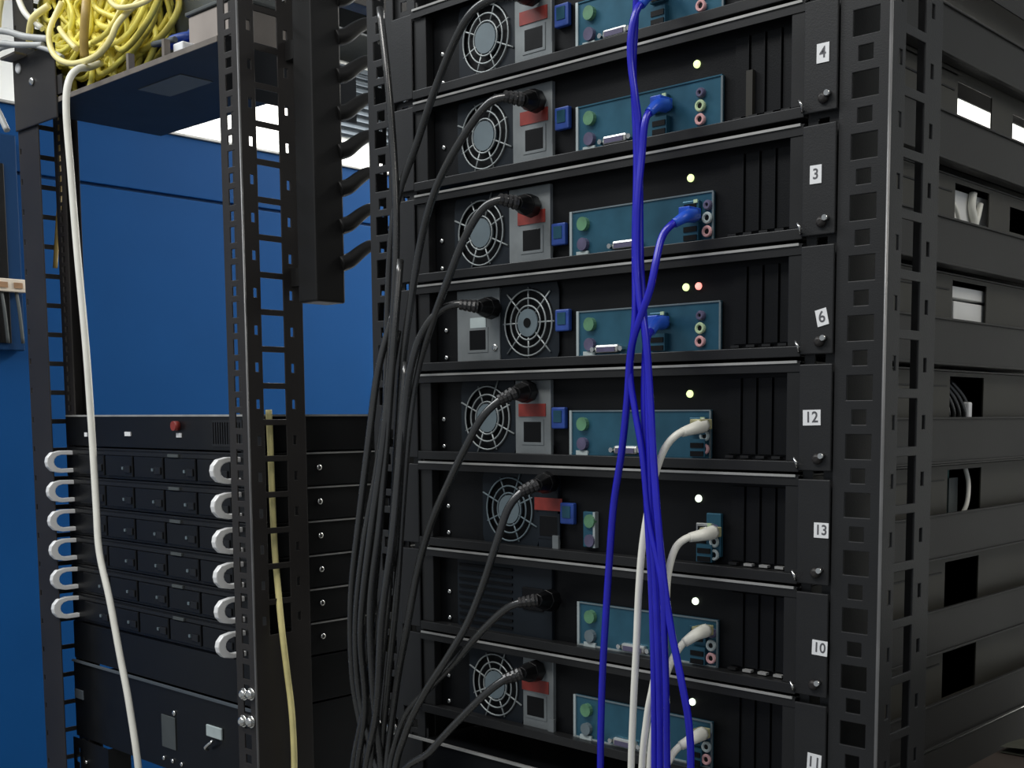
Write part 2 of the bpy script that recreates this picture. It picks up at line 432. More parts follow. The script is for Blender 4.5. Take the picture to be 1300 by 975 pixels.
obj('side_rail', MB().box(-0.0450, -0.0435, 0.03, 0.81, Z0-0.70, Z0-0.6235).box(-0.0435, -0.0310, 0.03, 0.81, Z0-0.70, Z0-0.6985), M_RAIL, main)
# bolts low on the posts
for (x, z) in ((-0.1087, -0.6486), (-0.0856, -0.6472), (-0.1096+0.008, -0.6808), (-0.0919, -0.681)):
    obj('bolt', MB().cyl((x+0.006, 0, Z0+z), (x+0.006, -0.002, Z0+z), 0.0075).dome((x+0.006, -0.002, Z0+z), (0, -1, 0), 0.0060, 0.0055), M_CHROME, main, smooth=True)
for (x, z) in ((-0.3655, -0.6541), (-0.3500, -0.6516), (-0.3690, -0.6888), (-0.3520, -0.6869)):
    obj('bolt', MB().cyl((x, 0, Z0+z), (x, -0.002, Z0+z), 0.0078).dome((x, -0.002, Z0+z), (0, -1, 0), 0.0064, 0.0055), M_CHROME, left, smooth=True)

# ------------------------------------------------------------------ numbered servers of the main rack
def text_mesh(body, size):
    cu = bpy.data.curves.new('t', 'FONT'); cu.body = body; cu.size = size; cu.align_x = 'CENTER'; cu.align_y = 'CENTER'
    cu.extrude = 0.0; cu.offset = 0.00018
    o = bpy.data.objects.new('t', cu); COL.objects.link(o)
    dg = bpy.context.evaluated_depsgraph_get(); me = bpy.data.meshes.new_from_object(o.evaluated_get(dg))
    vs_ = [v.co.copy() for v in me.vertices]; fs_ = [tuple(p.vertices) for p in me.polygons]
    bpy.data.objects.remove(o); bpy.data.curves.remove(cu); bpy.data.meshes.remove(me)
    return vs_, fs_

def number_label(sv, num, x, z, w, h, rot, tsize):
    mb = MB(); mb.box(-w/2, w/2, -0.0032, -0.0027, -h/2, h/2)
    c, s = math.cos(rot), math.sin(rot)
    R = lambda p: (x + p[0]*c - p[2]*s, p[1], z + p[0]*s + p[2]*c)
    mb.v = [R(p) for p in mb.v]
    lab = obj('number_label', mb, M_PAPER, sv, label='small white paper sticker printed ' + num)
    vs_, fs_ = text_mesh(num, tsize)
    mt = MB().add([R((v.x, -0.00335, v.y)) for v in vs_], fs_)
    obj('numeral', mt, M_INK, lab)

def psu(sv, kind, fx, zt, x0, x1, sx, mplate, mfan, wire):
    """power supply: body with round fan opening, grille, hub, blades, socket"""
    zc = zt - 0.0445; R = 0.0325
    zlo, zhi = zt - 0.0800, zt - 0.0085
    y = 0.0095
    ps = obj('power_supply', MB().disc_hole(fx-0.0385, fx+0.0385, zlo, zhi, y, fx, zc, R, 0.0015, 40)
             .box(fx-0.0385, fx+0.0385, 0.034, 0.10, zlo, zhi), mfan, sv)
    sgn = 1 if sx > fx else -1
    xa, xb = (fx+0.0388, x1) if sgn > 0 else (x0, fx-0.0388)
    obj('socket_plate', MB().box(xa, xb, y-0.0012, y+0.05, zlo, zhi), mplate, ps, bevel=0.0008)
    g = MB()
    for q in (0.0160, 0.0230, 0.0310): g.ring((fx, y-0.0015, zc), q, 0.0009, 36, 5)
    for k in range(8):
        a = math.pi/8 + k*math.pi/4 if kind != 'C' else k*math.pi/4
        if kind == 'C' or k % 2 == 0 or True:
            r1 = 0.0335 if k % 2 == 0 else 0.040
            g.cyl((fx+0.0125*math.cos(a), y-0.0010, zc+0.0125*math.sin(a)), (fx+r1*math.cos(a), y-0.0010, zc+r1*math.sin(a)), 0.0009, n=5)
    obj('fan_grille', g, wire, ps, smooth=True)
    if kind == 'C':
        h = MB().cyl((fx, y-0.0026, zc), (fx, y-0.0008, zc), 0.0130, n=24); obj('fan_hub', h, M_HUB, ps)
        obj('hub_hole', MB().cyl((fx, y-0.0034, zc), (fx, y-0.0024, zc), 0.0045, n=14), M_BLACK, ps)
    else:
        obj('fan_hub', MB().cyl((fx, y-0.0022, zc), (fx, y+0.010, zc), 0.0140, n=24), M_HUB, ps)
    bl = MB()
    for k in range(7):
        a = k*2*math.pi/7
        p = []
        for rr, yy, da in ((0.012, 0.012, 0), (0.031, 0.014, 0.25), (0.031, 0.026, 0.85), (0.012, 0.024, 0.6)):
            p.append((fx+rr*math.cos(a+da), yy+y, zc+rr*math.sin(a+da)))
        n = len(bl.v); p2 = [(q[0], q[1]+0.0012, q[2]) for q in p]
        bl.add(p+p2, [(0,1,2,3), (7,6,5,4), (0,4,5,1), (1,5,6,2), (2,6,7,3), (3,7,4,0)])
    obj('fan_blades', bl, M_FAN, ps)
    # socket
    so = MB().box(sx-0.0125, sx+0.0125, y-0.0020, y+0.004, zt-0.0685, zt-0.0470)
    obj('inlet_socket', so, M_BLACK, ps, bevel=0.0015)
    obj('inlet_rim', MB().box(sx-0.0145, sx+0.0145, y-0.0018, y, zt-0.0700, zt-0.0455), mplate, ps)
    if kind != 'C':
        if kind != 'F': obj('caution_sticker', MB().box(sx-0.018, sx+0.0175, y-0.0020, y-0.0012, zt-0.0430, zt-0.0310), M_RED, ps)
        obj('bracket_tab', MB().box(xb-0.0045, xb+0.003, y-0.0040, y-0.0012, zlo-0.001, zlo+0.014), M_PSU, ps)
    else:
        obj('voltage_switch', MB().box(sx-0.010, sx+0.012, y-0.0022, y-0.0012, zt-0.046, zt-0.036), M_JGREY, ps)
        for (ax, az) in ((xb-0.006, -0.028), (xb-0.006, -0.066)):
            obj('screw', MB().dome((ax, y-0.0012, zt+az), (0, -1, 0), 0.0036, 0.002), M_CHROME, ps, smooth=True)
    return ps

def make_server(key, num, dx, fan_x, label, led='g', io_full=True, lab=None):
    zt = Z0 + TOPS[key]; zb = zt - 0.0868
    sv = empty('rack_server', (0.197, 0.27, zb), label, 'server', 'numbered servers in the main rack')
    D = 0.55
    # shell
    DF = 0.27 if key == 'T' else D
    sh = MB().box(-0.030, 0.4236, 0.012, DF, zb, zb+0.0012)
    sh.box(-0.030, -0.0288, 0.012, D, zb, zt-0.002)
    if key not in 'TA': sh.box(-0.0288, 0.4220, D-0.002, D, zb+0.0012, zt-0.0014)
    obj('chassis', sh, M_CASE, sv)
    holes = [(0.270, 0.348, zb+0.036, zt-0.006)]
    if key == 'T': holes = []
    if key in 'AB': holes.append((0.400, 0.47, zb+0.05, zt-0.012))
    obj('side_wall', MB().plate('x', 0.4222, 0.0014, 0.012, D, zb-(0.0058 if key == 'T' else 0.0), zt-0.002, holes), M_SIDE, sv)
    obj('side_seam', MB().box(0.4236, 0.4244, 0.012, 0.262, zt-0.016, zt-0.0145), M_CASE, sv)
    obj('lid', MB().box(-0.030, 0.4236, 0.0, (D if key not in 'TA' else 0.27), zt-0.0014, zt).box(-0.030, 0.4236, -0.0012, 0.0, zt-0.0085, zt-0.0012), M_LID, sv)
    obj('lid_edge', MB().box(-0.028, 0.4215, -0.0024, -0.0012, zt-0.0018, zt+0.0002), M_EDGE, sv)
    fr = MB().box(-0.030, 0.4236, -0.001, 0.012, zb, zb+0.0085).box(0.4115, 0.4236, -0.0005, 0.012, zb+0.0085, zt-0.0085).box(-0.030, -0.012, 0.002, 0.012, zb+0.0085, zt-0.0085)
    obj('rear_frame', fr, M_LID, sv, bevel=0.0006)
    obj('back_panel', MB().box(-0.030, 0.4236, 0.0125, 0.0140, zb, zt-0.002), M_CASE, sv)
    # ears
    obj('mounting_ear', MB().box(0.4240, 0.4525, -0.0026, 0.0, zb+0.0015, zt-0.0030), M_POST, sv, bevel=0.0008)
    obj('mounting_ear', MB().box(-0.0620, -0.0305, -0.0006, 0.001, zb+0.0015, zt-0.0030), M_POST, sv, bevel=0.0008)
    obj('ear_screw', MB().dome((0.4415, -0.0026, zt-0.0760), (0, -1, 0), 0.0042, 0.0040), M_POST2, sv, smooth=True)
    obj('thumb_screw', MB().cyl((0.4462, -0.0026, zt-0.0735), (0.4462, -0.0075, zt-0.0735), 0.0022, n=10), M_CHROME, sv, smooth=True)
    obj('latch', MB().tube([(0.4230, -0.002, zt-0.0835), (0.4255, -0.008, zt-0.0790), (0.4220, -0.006, zt-0.0755)], 0.0011, 6, 4), M_CHROME, sv, smooth=True)
    # vent holes and screws of the panel's left end
    for dz in (-0.046, -0.0735):
        obj('screw', MB().dome((0.002+dx*0.6, 0.0125, zt+dz), (0, -1, 0), 0.0026, 0.0022, 10), M_CHROME, sv, smooth=True)
    # power supply
    if fan_x is not None:
        if key == 'C':
            psu(sv, 'C', fan_x, zt, 0.022, 0.0, 0.052, M_PSU, M_PSUD, M_WIRE)
        elif key == 'E':
            psu(sv, 'E', fan_x, zt, 0, 0.158, 0.1465, M_PSUD, M_PSUD, M_HUB)
        else:
            psu(sv, key, fan_x, zt, 0, 0.153+dx*0.4, 0.1306+dx*0.5, M_PSU, M_PSUD, M_WIRE)
    else:
        ps = obj('power_supply', MB().box(0.018, 0.150, 0.008, 0.10, zt-0.080, zt-0.0085), M_PSUD, sv, bevel=0.001)
        for k in range(9):
            obj('vent_rib', MB().box(0.022, 0.098, 0.0066, 0.008, zt-0.074+k*0.0072, zt-0.0715+k*0.0072), M_CASE, ps)
        obj('inlet_socket', MB().box(0.112, 0.140, 0.0060, 0.010, zt-0.052, zt-0.030), M_BLACK, ps, bevel=0.001)
    # blue port
    px = {'C': 0.1655, 'E': 0.1707, 'D': 0.1601}.get(key, 0.1660+dx*0.6)
    pz = {'B': -0.0560, 'F': None, 'G': None}.get(key, -0.0445)
    if pz:
        bp = obj('video_port', MB().box(px-0.0085, px+0.0085, 0.0065, 0.012, zt+pz-0.010, zt+pz+0.010), M_BLUEP, sv, bevel=0.0012)
        obj('port_opening', MB().box(px-0.0050, px+0.0050, 0.0058, 0.0066, zt+pz-0.0040, zt+pz+0.0070), M_IO, bp)
    # I/O shield
    x0 = 0.1829+dx; x1 = 0.3412+dx; za = zt-0.0785; zc = zt-0.0375
    if io_full:
        io = obj('io_shield', MB().box(x0, x1, 0.0095, 0.0122, za, zc), M_IO, sv, bevel=0.0006)
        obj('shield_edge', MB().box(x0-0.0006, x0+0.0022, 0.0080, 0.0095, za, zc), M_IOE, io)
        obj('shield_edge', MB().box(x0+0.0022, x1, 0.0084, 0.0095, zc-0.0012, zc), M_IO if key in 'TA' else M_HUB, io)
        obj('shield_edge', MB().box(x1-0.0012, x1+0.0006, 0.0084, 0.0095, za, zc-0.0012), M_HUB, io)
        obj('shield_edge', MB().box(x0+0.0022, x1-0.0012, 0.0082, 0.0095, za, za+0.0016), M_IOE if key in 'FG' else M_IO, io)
    else:
        io = obj('io_shield', MB().box(x0+0.007, x0+0.020, 0.0080, 0.0122, za+0.004, zc-0.004), M_IO, sv, bevel=0.0008)
        obj('jack_block', MB().box(0.3290, 0.3440, 0.0080, 0.0122, za+0.006, zc+0.002), M_IO, io, bevel=0.0008)
        obj('shield_edge', MB().box(x0+0.020, x0+0.0225, 0.0070, 0.0122, za+0.004, zc-0.004), M_IOE, io)
    gx = x0 + 0.0165
    obj('mouse_port', MB().cyl((gx, 0.0095, zt-0.0500), (gx, 0.0052, zt-0.0500), 0.0062, n=14), M_GREEN, io)
    obj('keyboard_port', MB().cyl((gx, 0.0095, zt-0.0680), (gx, 0.0052, zt-0.0680), 0.0058, n=14), M_PURP if key not in 'FG' else M_HUB, io)
    if io_full:
        obj('port_rim', MB().box(gx-0.008, gx+0.006, 0.0070, 0.0090, zt-0.0785, zt-0.0742), M_JGREY, io)
        # serial port with hex posts
        cx = x0 + {'A': 0.047, 'T': 0.047, 'B': 0.066, 'C': 0.038, 'D': 0.069, 'F': 0.069}.get(key, 0.064)
        sp = obj('serial_port', MB().box(cx-0.0135, cx+0.0135, 0.0040, 0.0095, zt-0.0765, zt-0.0690), M_SILVER, io, bevel=0.002)
        obj('port_opening', MB().box(cx-0.0105, cx+0.0105, 0.0034, 0.0041, zt-0.0755, zt-0.0712), M_PURP, sp)
        for s in (-1, 1):
            obj('hex_post', MB().cyl((cx+s*0.0165, 0.0095, zt-0.0730), (cx+s*0.0165, 0.0040, zt-0.0730), 0.0024, n=6), M_CHROME, io)
    # network port and usb ports below it
    nx = {'T': 0.277, 'A': 0.279, 'B': 0.3125, 'C': 0.278, 'D': 0.321, 'E': 0.329, 'F': 0.3225, 'G': 0.320}[key]
    npz = zt - 0.0515
    np_ = obj('network_port', MB().box(nx-0.0085, nx+0.0085, 0.0050, 0.0095, npz-0.0070, npz+0.0075), M_SILVER if key in 'E' else M_IO, io, bevel=0.0008)
    obj('port_opening', MB().box(nx-0.0062, nx+0.0062, 0.0044, 0.0051, npz-0.0058, npz+0.0048), M_BLACK, np_)
    obj('port_light', MB().box(nx+0.0040, nx+0.0078, 0.0040, 0.0051, npz+0.0050, npz+0.0078), M_JLIME, np_)
    ub = obj('usb_port', MB().box(nx-0.0075, nx+0.0085, 0.0045, 0.0095, zt-0.0770, zt-0.0620), M_IO, io)
    for zz in (-0.0745, -0.0675):
        obj('port_opening', MB().box(nx-0.0062, nx+0.0072, 0.0038, 0.0046, zt+zz-0.0022, zt+zz+0.0022), M_BLACK, ub)
    # audio jacks
    jx = {'T': 0.3205, 'A': 0.3205, 'B': 0.3285, 'C': 0.322, 'D': 0.3275, 'E': 0.3385, 'F': 0.336, 'G': 0.332}[key]
    for i, (dz, mt) in enumerate(((-0.0490, M_PURP), (-0.0595, M_JLIME if key in 'TAC' else M_JGREY), (-0.0705, M_JPINK if key != 'E' else M_JGREY))):
        jk = obj('audio_jack', MB().ring((jx, 0.0065, zt+dz), 0.0036 if i else 0.0026, 0.0014, 16, 6).cyl((jx, 0.0095, zt+dz), (jx, 0.0070, zt+dz), 0.0042, n=14), mt, io, smooth=False)
        obj('jack_hole', MB().cyl((jx, 0.0070, zt+dz), (jx, 0.0066, zt+dz), 0.0023, n=10), M_BLACK, jk)
    # expansion brackets
    for k in range(4):
        xb = 0.3525 + dx*0.5 + k*0.0150
        br = obj('slot_bracket', MB().box(xb, xb+0.0128, 0.0108, 0.0124, zt-0.0740, zt-0.0120).box(xb+0.0128, xb+0.0138, 0.0092, 0.0124, zt-0.0740, zt-0.0120), M_CASE, sv)
        obj('bracket_foot', MB().box(xb+0.001, xb+0.009, 0.0060, 0.0108, zt-0.0772, zt-0.0752), M_EDGE if key in 'FE' and k > 0 else M_LID, br)
    if key == 'A':
        obj('slot_blank', MB().box(0.3655, 0.3715, 0.0068, 0.0110, zt-0.0760, zt-0.0400), M_SIDE, sv)
    # leds
    lx = {'T': 0.3135, 'A': 0.3135, 'B': 0.3078, 'C': 0.3036, 'D': 0.3084, 'E': 0.3183, 'F': 0.3157, 'G': 0.3131}[key]
    lm = M_LEDG if key in 'TABCD' else M_LEDW
    ledz = zt - 0.0240
    obj('indicator_led', MB().dome((lx, 0.0125, ledz), (0, -1, 0), 0.0032, 0.0030, 14), lm, sv, smooth=True, label='small lit pale green lamp')
    if key == 'C':
        obj('indicator_led', MB().dome((0.3167, 0.0125, ledz), (0, -1, 0), 0.0031, 0.0030, 14), M_LEDR, sv, smooth=True, label='small lit red lamp')
    # number sticker
    if lab: number_label(sv, num, *lab)
    return sv

make_server('T', '', 0.0, 0.0668, 'topmost server of the main rack, cut off by the top picture edge')
make_server('A', '4', 0.0, 0.0634, 'server just below the cropped topmost one, its white sticker reading 4', lab=(0.4405, Z0-0.0384, 0.0105, 0.0142, 0, 0.0115))
make_server('B', '3', -0.008, 0.0575, 'server above the one with the red lamp, its sticker reading 3', lab=(0.4360, Z0-0.0889-0.0380, 0.0100, 0.0138, 0, 0.0110))
make_server('C', '6', 0.0, 0.1211, 'server with a red lamp beside the green one and a tilted sticker reading 6', lab=(0.4434, Z0-0.1778-0.0567, 0.0098, 0.0128, 0.22, 0.0120))
make_server('D', '12', -0.009, 0.0641, 'server just below the one with the red lamp, its sticker reading 12', lab=(0.4359, Z0-0.2667-0.0441, 0.0155, 0.0120, 0.02, 0.0118))
make_server('E', '13', 0.0, 0.0938, 'server without a full port shield, its sticker reading 13', io_full=False, lab=(0.4459, Z0-0.3556-0.0423, 0.0128, 0.0118, 0, 0.0110))
make_server('F', '10', 0.0, None, 'server with a plain fanless dark power supply and a sticker reading 10', lab=(0.4463, Z0-0.4445-0.0459, 0.0135, 0.0118, -0.03, 0.0110))
make_server('G', '11', -0.005, 0.0718, 'lowest numbered server, its sticker reading 11 cut by the bottom edge', lab=(0.4431, Z0-0.5334-0.0494, 0.0125, 0.0140, -0.05, 0.0120))

# parts inside the cases that show through the side openings
def server_of(text):
    return next(o for o in COL.objects if o.get('category') == 'server' and text in o['label'])
def zt_of(k): return Z0 + TOPS[k]
sB, sC, sD, sE, sA = server_of('above the one with the red lamp'), server_of('reading 6'), server_of('reading 12'), server_of('reading 13'), server_of('reading 4')
z = zt_of('B')
obj('drive_cage', MB().box(0.392, 0.4130, 0.268, 0.395, z-0.062, z-0.008), M_CAGE, sB, bevel=0.001)
obj('internal_cable', MB().tube([(0.417, 0.325, z-0.008), (0.4175, 0.322, z-0.022), (0.4175, 0.330, z-0.038), (0.4175, 0.322, z-0.058)], 0.0040, 8, 6)
    .tube([(0.417, 0.343, z-0.016), (0.417, 0.338, z-0.028), (0.4175, 0.330, z-0.040)], 0.0030, 8, 5)
    .tube([(0.416, 0.277, z-0.018), (0.417, 0.290, z-0.030), (0.416, 0.302, z-0.046)], 0.0022, 8, 5), M_WHITEC, sB, smooth=True)
z = zt_of('C')
cg = obj('drive_cage', MB().box(0.380, 0.4185, 0.285, 0.380, z-0.062, z-0.024), M_CAGE, sC, bevel=0.0008)
obj('cage_top', MB().box(0.380, 0.4185, 0.278, 0.380, z-0.021, z-0.010), M_CAGE, cg, bevel=0.0008)
z = zt_of('D')
cb = MB()
for k in range(5):
    y = 0.285 + k*0.012
    cb.tube([(0.400, y-0.012, z-0.008), (0.410, y, z-0.026), (0.412, y+0.008, z-0.044), (0.405, y+0.006, z-0.062)], 0.0024, 7, 5)
obj('internal_cable', cb, M_CORD, sD, smooth=True)
obj('connector', MB().box(0.408, 0.417, 0.330, 0.338, z-0.046, z-0.030), M_PAPER, sD, bevel=0.0015)
z = zt_of('E')
obj('memory_board', MB().box(0.402, 0.4035, 0.292, 0.318, z-0.062, z-0.008).box(0.4035, 0.406, 0.296, 0.304, z-0.05, z-0.014), M_PCB, sE)
obj('memory_board', MB().box(0.406, 0.4075, 0.310, 0.330, z-0.060, z-0.016), M_DEV2, sE)
obj('internal_cable', MB().tube([(0.412, 0.336, z-0.006), (0.415, 0.338, z-0.022), (0.416, 0.333, z-0.042), (0.412, 0.326, z-0.058)], 0.0024, 8, 6), M_WHITEC, sE, smooth=True)
z = zt_of('A')
obj('divider', MB().box(0.385, 0.387, 0.272, 0.55, Z0+0.006, Z0+0.090), M_CASE, server_of('topmost server of'))
obj('internal_cable', MB().tube([(0.400, 0.408, z-0.012), (0.412, 0.415, z-0.030), (0.414, 0.418, z-0.045)], 0.0030, 8, 5), M_WHITEC, sA, smooth=True)

# plain shelf unit under the lowest numbered server
sh = empty('storage_enclosure', (0.197, 0.27, Z0-0.765), 'plain black enclosure under the server reading 11, cut by the bottom edge', 'enclosure')
obj('body', MB().box(-0.030, 0.4236, 0.002, 0.55, Z0-0.765, Z0-0.650), M_CASE, sh, bevel=0.001)
obj('lid_edge', MB().box(-0.060, 0.4236, -0.001, 0.002, Z0-0.652, Z0-0.6495), M_EDGE, sh)
obj('mounting_ear', MB().box(0.4240, 0.4525, -0.0026, 0.0, Z0-0.765, Z0-0.652), M_POST, sh)
obj('mounting_ear', MB().box(-0.0620, -0.0305, -0.0006, 0.001, Z0-0.765, Z0-0.652), M_POST, sh)

# ------------------------------------------------------------------ left rack: slim servers
def slim_server(j):
    zt = Z0 - 0.3555 - j*U; zb = zt - 0.0432
    pos = ['topmost', 'second from the top', 'third from the top', 'fourth from the top', 'fifth from the top', 'lowest'][j]
    s = empty('slim_server', (-0.62, 0.33, zb), pos + ' of the six slim black servers with silver handles', 'server', 'slim servers with silver handles')
    obj('chassis', MB().box(-0.875, -0.366, 0.034, 0.64, zb, zt-0.0015), M_SRV2, s)
    obj('lid', MB().box(-0.876, -0.3645, 0.030, 0.63, zt-0.0030, zt), M_SRV2, s, bevel=0.0005)
    obj('lid_edge', MB().box(-0.3645, -0.3638, 0.10, 0.60, zt-0.0024, zt-0.0006), M_EDGE, s)
    obj('front_panel', MB().box(-0.880, -0.386, 0.029, 0.034, zb, zt-0.0030), M_SRV, s, bevel=0.0006)
    for k in range(5):
        x = -0.835 + k*0.083
        t = obj('drive_tray', MB().box(x, x+0.078, 0.0255, 0.029, zb+0.004, zt-0.0100), M_SRV, s, bevel=0.0012)
        obj('latch', MB().box(x+0.058, x+0.074, 0.0235, 0.0255, zb+0.010, zb+0.020), M_SRV2, t, bevel=0.0008)
        obj('tray_light', MB().box(x+0.050, x+0.054, 0.0238, 0.0255, zb+0.014, zb+0.018), M_HUB, t)
    obj('trim_strip', MB().box(-0.850, -0.425, 0.0262, 0.029, zt-0.0088, zt-0.0042), M_SRV2, s)
    obj('badge', MB().box(-0.575, -0.548, 0.0240, 0.0262, zt-0.0086, zt-0.0046), M_DEV2, s)
    for x in (-0.864, -0.410):
        zc = (zt+zb)/2
        h = MB(); w = 0.0046
        prof = [(0.030, 0.0165), (0.010, 0.0168), (-0.003, 0.0140), (-0.0095, 0.0070), (-0.0110, 0.0), (-0.0095, -0.0070), (-0.003, -0.0140), (0.010, -0.0168), (0.030, -0.0165)]
        inn = [(0.030, 0.0100), (0.012, 0.0105), (0.0055, 0.0085), (0.0015, 0.0045), (0.0005, 0.0), (0.0015, -0.0045), (0.0055, -0.0085), (0.012, -0.0105), (0.030, -0.0100)]
        n = len(prof); vs_ = []
        for xx in (x-w, x+w):
            vs_ += [(xx, p[0], zc+p[1]) for p in prof] + [(xx, p[0], zc+p[1]) for p in inn]
        fs_ = []
        for i in range(n-1):
            fs_ += [(i, i+1, n+i+1, n+i), (2*n+i, 3*n+i, 3*n+i+1, 2*n+i+1), (i, 2*n+i, 2*n+i+1, i+1), (n+i, n+i+1, 3*n+i+1, 3*n+i)]
        fs_ += [(0, n, 3*n, 2*n), (n-1, 2*n+n-1, 4*n-1, 2*n-1)]
        obj('handle', h.add(vs_, fs_), M_HANDLE, s, bevel=0.0012, label='curved satin silver pull handle')
    obj('side_screw', MB().dome((-0.3655, 0.119, zt-0.0200), (1, 0, 0), 0.0042, 0.0035), M_CHROME, s, smooth=True)
for j in range(6): slim_server(j)

dv = empty('patch_unit', (-0.62, 0.33, Z0-0.3535), 'thin black unit with a pale top edge, resting above the slim servers', 'rack unit')
obj('body', MB().box(-0.875, -0.366, 0.034, 0.64, Z0-0.3535, Z0-0.3095), M_SRV, dv)
obj('top_plate', MB().box(-0.878, -0.3640, 0.029, 0.64, Z0-0.3095, Z0-0.3070), M_EDGE, dv)
obj('front_panel', MB().box(-0.880, -0.386, 0.030, 0.034, Z0-0.3525, Z0-0.3100), M_SRV, dv)
obj('red_button', MB().cyl((-0.5545, 0.030, Z0-0.3220), (-0.5545, 0.022, Z0-0.3220), 0.0065, n=14), M_RED, dv, smooth=True)
for x, zz, sx in ((-0.552, -0.3345, 0.006), (-0.690, -0.3340, 0.008), (-0.815, -0.3360, 0.004)):
    obj('label_tag', MB().box(x-sx, x+sx, 0.0285, 0.030, Z0+zz-0.003, Z0+zz+0.003), M_PAPER, dv)
obj('vent_grid', MB().plate('y', 0.0290, 0.001, -0.470, -0.400, Z0-0.348, Z0-0.314, [(-0.468+0.0055*k, -0.4650+0.0055*k, Z0-0.345, Z0-0.317) for k in range(12)]), M_SRV2, dv)

fl = empty('filler_tray', (-0.62, 0.33, Z0-0.6835), 'flat black filler tray directly under the six slim servers', 'tray')
obj('body', MB().box(-0.880, -0.366, 0.034, 0.62, Z0-0.6835, Z0-0.6235), M_SRV, fl, bevel=0.001)
obj('front_lip', MB().box(-0.884, -0.386, 0.0300, 0.034, Z0-0.6820, Z0-0.6240), M_SRV, fl, bevel=0.001)

lu = empty('power_backup_unit', (-0.62, 0.33, Z0-0.81), 'large dark unit at the bottom of the left rack with badge and small display', 'power unit')
obj('body', MB().box(-0.780, -0.366, 0.034, 0.62, Z0-0.806, Z0-0.6860), M_SRV, lu)
obj('top_edge', MB().box(-0.888, -0.384, 0.0270, 0.031, Z0-0.6880, Z0-0.6850), M_LOUV, lu)
fp = obj('front_panel', MB().plate('y', 0.030, 0.004, -0.888, -0.384, Z0-0.806, Z0-0.6880, []), M_SRV, lu)
obj('badge', MB().box(-0.886, -0.858, 0.0280, 0.030, Z0-0.746, Z0-0.731), M_LOUV, lu, bevel=0.002)
obj('display', MB().box(-0.625, -0.588, 0.0285, 0.030, Z0-0.775, Z0-0.728), M_DEV2, lu, bevel=0.001)
obj('screw', MB().dome((-0.590, 0.030, Z0-0.7215), (0, -1, 0), 0.004, 0.003), M_CHROME, lu, smooth=True)
obj('card_plate', MB().box(-0.505, -0.468, 0.0270, 0.030, Z0-0.738, Z0-0.722), M_JGREY, lu, bevel=0.001)
obj('latch', MB().tube([(-0.500, 0.026, Z0-0.756), (-0.493, 0.018, Z0-0.750), (-0.486, 0.026, Z0-0.741)], 0.0022, 6, 4), M_CHROME, lu, smooth=True)
for k in range(3):
    obj('screw', MB().dome((-0.622+k*0.024, 0.030, Z0-0.7915), (0, -1, 0), 0.0032, 0.003), M_CHROME, lu, smooth=True)
cross = [(-0.912, -0.900, Z0-0.815, Z0-0.806), (-0.893, -0.868, Z0-0.85, Z0-0.808), (-0.900, -0.858, Z0-0.837, Z0-0.822)]
bk = empty('lacing_bracket', (-0.84, 0.02, Z0-0.95), 'black bracket with cross shaped cutouts low on the left rack post', 'bracket')
obj('plate', MB().plate('y', 0.024, 0.002, -0.888, -0.776, Z0-0.95, Z0-0.8075, [(-0.872, -0.858, Z0-0.860, Z0-0.822), (-0.880, -0.872, Z0-0.846, Z0-0.834), (-0.858, -0.850, Z0-0.846, Z0-0.834)]), M_SRV, bk)
obj('fold', MB().box(-0.778, -0.776, 0.026, 0.06, Z0-0.95, Z0-0.8075), M_SRV, bk)
obj('screw', MB().dome((-0.845, 0.024, Z0-0.840), (0, -1, 0), 0.003, 0.003), M_CHROME, bk, smooth=True)

# ------------------------------------------------------------------ vertical cable manager between the racks
cm = empty('cable_manager', (-0.30, 0.08, Z0-0.172), 'dark vertical cable duct with curved fingers hanging between the racks', 'cable duct')
obj('duct', MB().box(-0.318, -0.280, 0.060, 0.1025, Z0-0.172, Z0+0.42), M_MANAGER, cm, bevel=0.0025)
for zz in (-0.15, 0.12, 0.36):
    obj('bracket', MB().box(-0.3405, -0.318, 0.066, 0.080, Z0+zz, Z0+zz+0.022), M_MANAGER, cm)
for k in range(9):
    zz = Z0 - 0.118 + k*U
    pts = [(-0.285, 0.098, zz-0.006), (-0.282, 0.112, zz-0.001), (-0.280, 0.126, zz+0.010), (-0.279, 0.140, zz+0.019), (-0.279, 0.150, zz+0.021)]
    f = MB().tube(pts, 0.0105, 8, 4, 0.0060)
    obj('finger', f, M_MANAGER, cm, smooth=True)

# ------------------------------------------------------------------ shelf at the top of the left rack and what lies on it
SZ = Z0 + 0.1365
sf = empty('rack_shelf', (-0.62, 0.1, SZ), 'black shelf at the top of the left rack under the tangled cables', 'shelf')
obj('tray', MB().box(-0.880, -0.3835, 0.001, 0.205, SZ, SZ+0.0015), M_SHELF, sf)
obj('front_lip', MB().box(-0.880, -0.3835, -0.0005, 0.0010, SZ, SZ+0.007), M_SHELFE, sf, bevel=0.0003)
obj('left_bracket', MB().box(-0.9295, -0.795, -0.0040, -0.0010, SZ-0.022, SZ+0.082), M_POST2, sf, bevel=0.002)
obj('left_bracket', MB().box(-0.800, -0.780, -0.0012, 0.0010, SZ+0.010, SZ+0.036), M_POST2, sf)
obj('bracket_lip', MB().box(-0.9295, -0.880, -0.022, -0.0040, SZ+0.078, SZ+0.082), M_SHELFE, sf, bevel=0.001)
obj('screw', MB().dome((-0.908, -0.004, SZ+0.066), (0, -1, 0), 0.0075, 0.004), M_PAPER, sf, smooth=True)
obj('screw', MB().dome((-0.866, -0.004, SZ+0.040), (0, -1, 0), 0.0060, 0.004), M_CHROME, sf, smooth=True)
for x in (-0.60, -0.51): obj('lip_stay', MB().box(x, x+0.006, -0.0005, 0.008, SZ+0.007, SZ+0.028), M_SHELFE, sf)
obj('left_side', MB().box(-0.8815, -0.8800, 0.001, 0.205, SZ, SZ+0.12), M_SHELF, sf)
